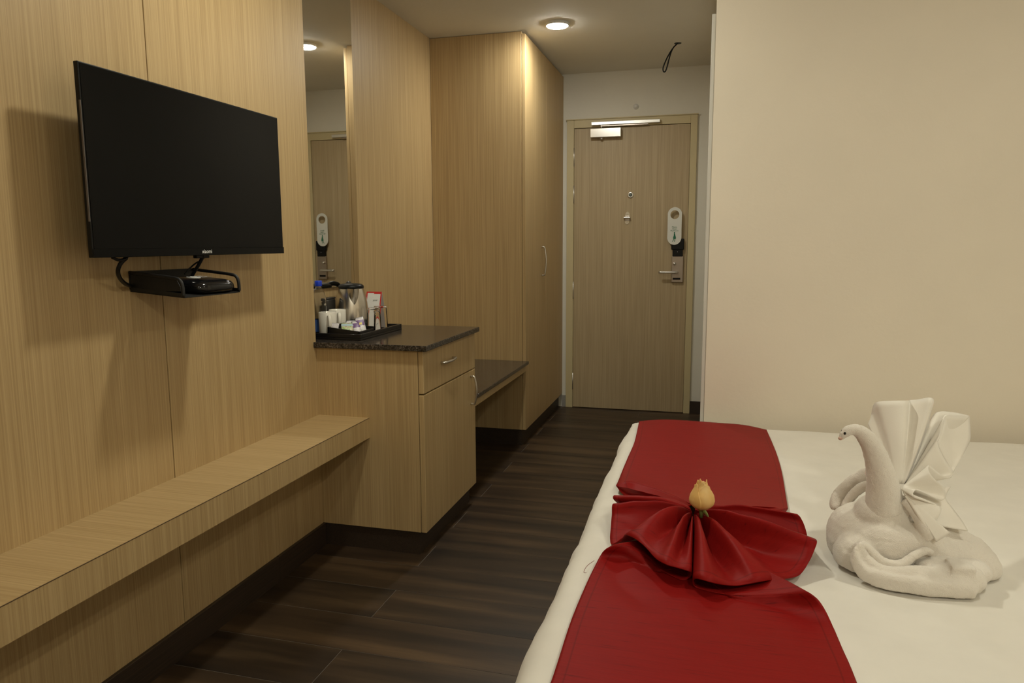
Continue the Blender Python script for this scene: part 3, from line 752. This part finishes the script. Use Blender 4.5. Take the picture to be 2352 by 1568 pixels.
# bow: left and right fans of pleats between the gathered centre and the hems
def fan(hem, centre, spread, nm, nt_=18, n=8):
    pts = cr([h[0] for h in hem], n); bl_ = cr([Vector((h[1], 0, 0)) for h in hem], n); N = len(pts); rows = []; uvs = []
    for i, (p, b) in enumerate(zip(pts, bl_)):
        s = i/(N-1); c0 = curve_at(centre, s); row = []; ur = []
        for k in range(nt_+1):
            t = k/nt_
            q = c0.lerp(p, t); q.z = max(BZ+.006, q.z+1.35*b.x*math.sin(math.pi*t**.8)+.0035*t*(1-t)*4*noise.noise(q*28))
            row.append(q); ur.append((t, s))
        rows.append(row); uvs.append(ur)
    MB().grid(rows, uvs).build(nm, M_REDC, rn, True, solid=.0018)
z6 = BZ+.004
cen = cr([c6(690, 760, BZ+.060), c6(700, 775, BZ+.064), c6(712, 800, BZ+.056), c6(716, 830, BZ+.044), c6(720, 860, BZ+.030), c6(722, 880, BZ+.014)], 6)
L = [((120, 597), .020, .004), ((165, 640), .010, .004), ((230, 690), .010, .010), ((130, 690), .050, .004), ((105, 674), .066, .008), ((98, 700), .062, .006), ((150, 752), .042, -.004), ((94, 742), .054, .010), ((86, 830), .034, .002), ((78, 930), .020, -.006), ((72, 1010), .010, -.004), ((88, 1056), .008, -.010), ((165, 1010), .026, -.006), ((195, 982), .044, .022), ((265, 1010), .047, .022), ((345, 1072), .046, -.002), ((430, 1165), .044, .012), ((510, 1212), .044, .026), ((590, 1236), .040, .002), ((690, 1266), .036, .022), ((712, 1285), .024, .010), ((694, 1315), .010, -.006), ((630, 1334), .007, -.014), ((480, 1262), .008, -.018), ((380, 1175), .012, -.018), ((250, 1085), .028, -.014), ((100, 1060), .040, -.006)]
fan([(c6(*p, BZ+h), b) for p, h, b in L], cen, .01, 'bow_left')
cenR = cr([c6(740, 770, BZ+.060), c6(738, 785, BZ+.064), c6(734, 805, BZ+.056), c6(732, 835, BZ+.044), c6(730, 862, BZ+.030), c6(728, 882, BZ+.014)], 6)
R = [((1465, 775), .014, .004), ((1430, 800), .008, .006), ((1380, 830), .010, .006), ((1480, 828), .045, .006), ((1540, 822), .058, .010), ((1582, 880), .040, .006), ((1615, 992), .016, .002), ((1580, 985), .010, -.008), ((1640, 1000), .042, -.002), ((1692, 1030), .058, .014), ((1672, 1100), .046, -.008), ((1630, 1190), .030, -.022), ((1560, 1290), .016, -.012), ((1460, 1322), .014, -.002), ((1340, 1334), .024, .018), ((1240, 1350), .026, .020), ((1150, 1366), .022, -.002), ((1060, 1378), .022, -.016), ((960, 1372), .028, .004), ((870, 1354), .036, .026), ((790, 1332), .038, .026), ((738, 1325), .032, .014), ((722, 1350), .020, .002), ((745, 1392), .008, -.010), ((850, 1424), .007, -.016), ((1000, 1450), .009, -.016), ((1200, 1462), .015, -.014), ((1420, 1452), .026, -.012), ((1640, 1440), .042, -.006)]
fan([(c6(*p, BZ+h), b) for p, h, b in R], cenR, .01, 'bow_right')
# cloth folding under between the far length and the first pleats
for A_, B0, c0 in ((nearE[:7], c6(230, 690, BZ+.010), cen[0]), (nearE[:5:-1], c6(1380, 830, BZ+.010), cenR[0])):
    a_ = resample(cr(A_, 6), 40); rows = []; uvs = []
    for k in range(13):
        t = k/12; rows.append([p.lerp(B0.lerp(c0, i/39), t)+Vector((0, 0, -.008*math.sin(math.pi*t)*(1-i/39))) for i, p in enumerate(a_)]); uvs.append([(1-i/39, t) for i in range(40)])
    MB().grid(rows, uvs).build('under_fold', M_REDC, rn, True, solid=.0016)
# near flat length
farN = [c6(100, 1060, BZ+.040), c6(250, 1085, BZ+.030), c6(380, 1175, BZ+.014), c6(480, 1250, BZ+.009), c6(630, 1230, BZ+.008), c6(735, 1200, BZ+.008), c6(850, 1330, BZ+.008), c6(1000, 1448, BZ+.010), c6(1200, 1462, BZ+.016), c6(1420, 1452, BZ+.026), c6(1640, 1440, BZ+.042)]
def pz(x, y, z): return onz(x, y, z)
Ln = [farN[0], c6(40, 1085, BZ+.034), c6(0, 1130, BZ+.020), pz(1366, 1300, BZ+.010), pz(1345, 1345, zs), pz(1310, 1430, zs), pz(1265, 1568, zs), Vector((-.215, .82, zs))]
Rn = [farN[-1], pz(1880, 1374, BZ+.036), pz(1898, 1400, BZ+.024), pz(1915, 1440, BZ+.012), pz(1935, 1490, zs), pz(1968, 1568, zs), Vector((.236, .82, zs))]
nearN = [Ln[-1], Vector((0, .82, zs)), Rn[-1]]
rows, uvs = coons(cr(farN, 8), nearN, cr(Ln, 8), cr(Rn, 8), 100, 90)
for j, r in enumerate(rows):
    v = j/(len(rows)-1)
    for i, p in enumerate(r):
        base = zs; p.z = base+(p.z-base)*max(0, 1-v/.35)**1.2 if v > .01 else p.z
lift(rows)
MB().grid(rows, uvs).build('near_length', M_REDC, rn, True, solid=.0016)
MB().tube(cr([pz(1365, 1287, BZ+.006), pz(1352, 1296, BZ+.006), pz(1345, 1304, BZ+.006), pz(1341, 1314, BZ+.006), pz(1347, 1315, BZ+.006)], 4), .0005, 5).build('loose_thread', plain('thread_red', (.2, .02, .02), .8), rn)

# ------------------------------------------------------------------ rose bud
ry = 1.605; rc = ony(1611, 1168, ry)
rs = thing('rose_bud', 'pale yellow rose bud resting upright on the red bow', 'flower', rc)
RS = (ony(1640, 1140, ry)-ony(1582, 1140, ry)).length/2
HH = (ony(1611, 1104, ry)-rc).length
def bud_r(t):   # profile of the bud, t 0..1 bottom to top
    pts = [(0, .30), (.08, .68), (.2, .93), (.33, 1.), (.5, .92), (.68, .70), (.85, .46), (1., .40)]
    for (a, b), (c, d) in zip(pts, pts[1:]):
        if a <= t <= c: return b+(d-b)*(t-a)/(c-a)
    return .4
def petal_part(a0, wid, top, grow, curl, lean=0):
    rows = []
    for i in range(15):
        t = i/14; row = []
        for j in range(17):
            u = j/16*2-1
            tt = t*(top-.10*abs(u)**2.5-.03*math.sin(5*u+a0)); a = a0+u*wid*(.55+.45*math.sin(math.pi*min(1, .25+t*.75)))
            r = RS*(bud_r(min(1, tt))*grow+curl*max(0, t-.86)/.14*(.6+.4*math.sin(3*u+a0)))+RS*.02*(1+u)
            row.append(rc+Vector((r*math.cos(a), r*math.sin(a), HH*tt)))
        rows.append(row)
    MB().grid(rows).build('petal', M_PETAL, rs, True, solid=.0012)
ca = math.atan2(-ry, .0)
petal_part(ca+.55, 1.25, .93, 1.00, .10); petal_part(ca-1.15, 1.15, .90, .985, .12); petal_part(ca+2.6, 1.3, .93, .97, .12)
petal_part(ca-2.5, 1.2, .98, .93, .06); petal_part(ca+.1, 1.1, 1.02, .90, .05); petal_part(ca+1.6, 1.1, 1.05, .80, .03); petal_part(ca-.6, 1.0, 1.08, .72, .0)
MB().lathe([(.3*RS, 0), (.34*RS, .1*HH), (.55*RS, .3*HH), (.3*RS, .9*HH), (.001, .95*HH)], rc, 16).build('heart', M_PETAL, rs, True)
sp_ = [rc+Vector((.003, -.004, .002)), ony(1618, 1174, ry-.012), ony(1624, 1182, ry-.016), ony(1629, 1191, ry-.018)]
MB().tube(cr(sp_, 4), [.0075, .0070, .0066, .006, .0056, .0052, .0048, .0043, .0036, .0028, .002, .0012, .0006], 10, flat=.5).build('sepal', M_LEAF, rs, True)
MB().lathe([(.004, -.02), (.005, -.006), (.009, .0), (.011, .006)], rc, 14).build('stem', M_LEAF, rs, True)

# ------------------------------------------------------------------ towel swan
sw = thing('towel_swan', 'white towel folded into a swan with pleated tail on the bed', 'towel swan', (.42, 1.60, BZ))
def s7(cx_, cy_, Y): return ony(1880+cx_/3.075, 890+cy_/3.075, Y)
def organic(mb, nm, vox=.003, sm=5, disp=.004, dsc=.035, mat=M_TERRY, lab=None):
    for v in mb.v: v.z = max(v.z, BZ+.0045)
    o = mb.build(nm, mat, sw, True)
    r = o.modifiers.new('remesh', 'REMESH'); r.mode = 'VOXEL'; r.voxel_size = vox; r.use_smooth_shade = True
    s = o.modifiers.new('smooth', 'SMOOTH'); s.iterations = sm; s.factor = .5
    for strength, sc_ in ((disp, dsc), (.0022, .0045)):
        tx_ = bpy.data.textures.new('lumps', 'CLOUDS'); tx_.noise_scale = sc_; tx_.noise_depth = 1
        d = o.modifiers.new('lumps', 'DISPLACE'); d.texture = tx_; d.strength = strength; d.mid_level = .5; d.texture_coords = 'GLOBAL'
    return o
body = MB()
def ground(c, rz): return max(c.z, BZ+rz*.93)
def ell(cx_, cy_, Y, rx, ry_, rz, rot=None):
    c = s7(cx_, cy_, Y); body.blob(c, (rx, ry_, rz), rot)
ell(330, 1070, 1.625, .078, .085, .080)
ell(480, 1020, 1.640, .085, .095, .082)
ell(700, 1090, 1.640, .100, .100, .078)
ell(860, 1180, 1.610, .100, .085, .058)
ell(1000, 1230, 1.600, .075, .07, .046)
ell(470, 890, 1.598, .060, .052, .044)
ell(560, 850, 1.602, .036, .036, .026)
ell(300, 1180, 1.560, .055, .05, .050)
ell(560, 1130, 1.565, .095, .050, .062)
body.tube(cr([s7(600, 790, 1.56), s7(680, 870, 1.55), s7(740, 970, 1.54), s7(800, 1060, 1.535)], 6), [.010+.006*i/18 for i in range(19)], 12)
organic(body, 'body', .003, 7, .008, .045)
# neck and head
nk = [(470, 850, 1.585), (462, 770, 1.58), (455, 690, 1.575), (440, 610, 1.57), (420, 530, 1.565), (396, 460, 1.56), (368, 400, 1.555), (330, 345, 1.55), (285, 308, 1.545), (240, 295, 1.54), (205, 308, 1.537), (180, 330, 1.535), (160, 352, 1.533), (150, 362, 1.532)]
nr = [122, 106, 94, 85, 74, 66, 58, 50, 41, 33, 30, 26, 17, 11]
npnt = cr([s7(*p) for p in nk], 4); nrad = [v.x*.000328 for v in cr([Vector((r, 0, 0)) for r in nr], 4)]
organic(MB().tube(npnt, nrad, 18), 'neck', .003, 3, .0015, .02)
bp = s7(155, 358, 1.531); MB().blob(bp, (.0045, .004, .0035)).build('beak', M_BEAK, sw, True)
for c in ((186, 323, 1.527), (168, 306, 1.545)):
    MB().blob(s7(*c), (.0026, .0022, .0028), seg=12, rings=8).build('eye', M_BLKG, sw, True)
# wing wrapped along the front: folded band, rolled edge and end flap as one cloth
def zfix(p, h): q = p.copy(); q.z = max(q.z, BZ+h); return q
wg = MB()
ob = [s7(310, 1105, 1.505), s7(262, 1160, 1.498), s7(280, 1250, 1.490), s7(345, 1325, 1.478), s7(450, 1380, 1.464), s7(600, 1415, 1.454), s7(800, 1428, 1.452), s7(980, 1430, 1.456), s7(1085, 1425, 1.464)]
wg.tube(cr([zfix(p, .019) for p in ob], 6), [.008+.012*min(1, i/22) for i in range(49)], 16, flat=.62, updir=(0, -.25, 1))
ib = [s7(300, 1135, 1.507), s7(335, 1205, 1.497), s7(400, 1275, 1.487), s7(500, 1312, 1.480), s7(620, 1315, 1.476), s7(720, 1300, 1.475), s7(850, 1310, 1.478), s7(1000, 1330, 1.484)]
wg.tube(cr(ib, 6), [.008+.006*math.sin(math.pi*i/42) for i in range(43)], 14)
for (cx_, cy_, Y, rx, ry_, rz) in ((820, 1360, 1.475, .055, .028, .026), (960, 1350, 1.480, .055, .030, .028), (1050, 1350, 1.487, .030, .030, .028), (900, 1270, 1.515, .055, .03, .020), (1080, 1290, 1.525, .035, .04, .022)):
    c = s7(cx_, cy_, Y); c.z = max(c.z, BZ+rz*.9); wg.blob(c, (rx, ry_, rz))
q0, q1 = s7(930, 1360, 1.462), s7(1108, 1240, 1.470)
wg.box(q0.x, q1.x, 1.458, 1.505, BZ+.003, q1.z-.006)
organic(wg, 'wing', .0028, 4, .006, .04)
up_ = [s7(245, 1140, 1.515), s7(300, 1105, 1.512), s7(360, 1145, 1.505), s7(430, 1215, 1.50), s7(520, 1250, 1.498), s7(600, 1240, 1.50), s7(680, 1185, 1.508), s7(760, 1150, 1.515), s7(810, 1175, 1.512)]
organic(MB().tube(cr(up_, 6), [.006+.004*math.sin(math.pi*i/48) for i in range(49)], 12), 'wing_edge', .0025, 3)
# far wing loop behind the neck
organic(MB().tube(cr([s7(140, 860, 1.69), s7(140, 790, 1.70), s7(190, 720, 1.71), s7(270, 655, 1.715), s7(350, 620, 1.71), s7(420, 640, 1.70)], 6), .013, 14, flat=1.3), 'far_wing_fold', .003, 3)
organic(MB().tube(cr([s7(180, 850, 1.67), s7(230, 770, 1.675), s7(300, 705, 1.68), s7(380, 690, 1.67)], 6), .010, 14), 'far_wing_edge', .003, 3)
# pleated tail from a second towel
T = [(350, 258, 1.70), (378, 180, 1.72), (395, 118, 1.715), (440, 98, 1.695), (600, 92, 1.675), (640, 90, 1.715), (700, 86, 1.70), (806, 78, 1.675), (785, 190, 1.72), (770, 300, 1.75), (800, 220, 1.765), (850, 172, 1.77), (950, 176, 1.79), (1062, 200, 1.80)]
T2 = [(1062, 200, 1.80), (980, 198, 1.735), (895, 198, 1.70), (868, 310, 1.665), (840, 395, 1.645), (885, 500, 1.645), (945, 595, 1.66), (925, 634, 1.635), (860, 610, 1.62), (782, 552, 1.605), (784, 600, 1.585), (830, 655, 1.59), (880, 700, 1.60), (896, 772, 1.605), (858, 790, 1.585), (760, 745, 1.57), (690, 722, 1.56), (668, 766, 1.542), (740, 795, 1.545), (850, 838, 1.56), (862, 880, 1.55), (822, 948, 1.538), (775, 1018, 1.528), (800, 1036, 1.522), (905, 1020, 1.53), (912, 1036, 1.526), (832, 1088, 1.518)]
T3 = [(1052, 1010, 1.575), (1010, 940, 1.60), (950, 860, 1.62), (896, 780, 1.63), (930, 700, 1.66)]
def tail(hem, cen_, nm, bulge=0., n=7):
    pts = cr([s7(*h) for h in hem], n); N = len(pts); rows = []
    for i, p in enumerate(pts):
        c0 = curve_at(cen_, i/(N-1)); row = []
        for k in range(15):
            t = k/14; q = c0.lerp(p, t); q += Vector((0, -1, .3))*(bulge*math.sin(math.pi*t)); row.append(q)
        rows.append(row)
    return MB().grid(rows).build(nm, M_HAND, sw, True, solid=.0032)
tail(T, [s7(540, 690, 1.60), s7(570, 680, 1.605), s7(600, 680, 1.61), s7(610, 680, 1.62), s7(625, 672, 1.63)], 'tail_pleat', .006)
tail(T2, [s7(625, 672, 1.63), s7(612, 685, 1.61), s7(600, 695, 1.59), s7(590, 705, 1.575), s7(590, 720, 1.565), s7(610, 760, 1.555), s7(640, 790, 1.55)], 'tail_pleat', .004)
tail(T3, [s7(760, 960, 1.56), s7(700, 860, 1.57), s7(660, 780, 1.575), s7(640, 740, 1.58)], 'tail_pleat', .004)
# back flap closing the right side of the tail
A = cr([s7(895, 200, 1.702), s7(868, 310, 1.667), s7(842, 395, 1.647), s7(888, 500, 1.647), s7(945, 596, 1.662)], 6)
B = cr([s7(1062, 200, 1.80), s7(1068, 290, 1.795), s7(1066, 372, 1.78), s7(1020, 470, 1.74), s7(948, 600, 1.668)], 6)
rows = [[a.lerp(b, k/10)+Vector((0, .012, 0))*math.sin(math.pi*k/10) for k in range(11)] for a, b in zip(A, B)]
MB().grid(rows).build('tail_pleat', M_HAND, sw, True, solid=.0032)
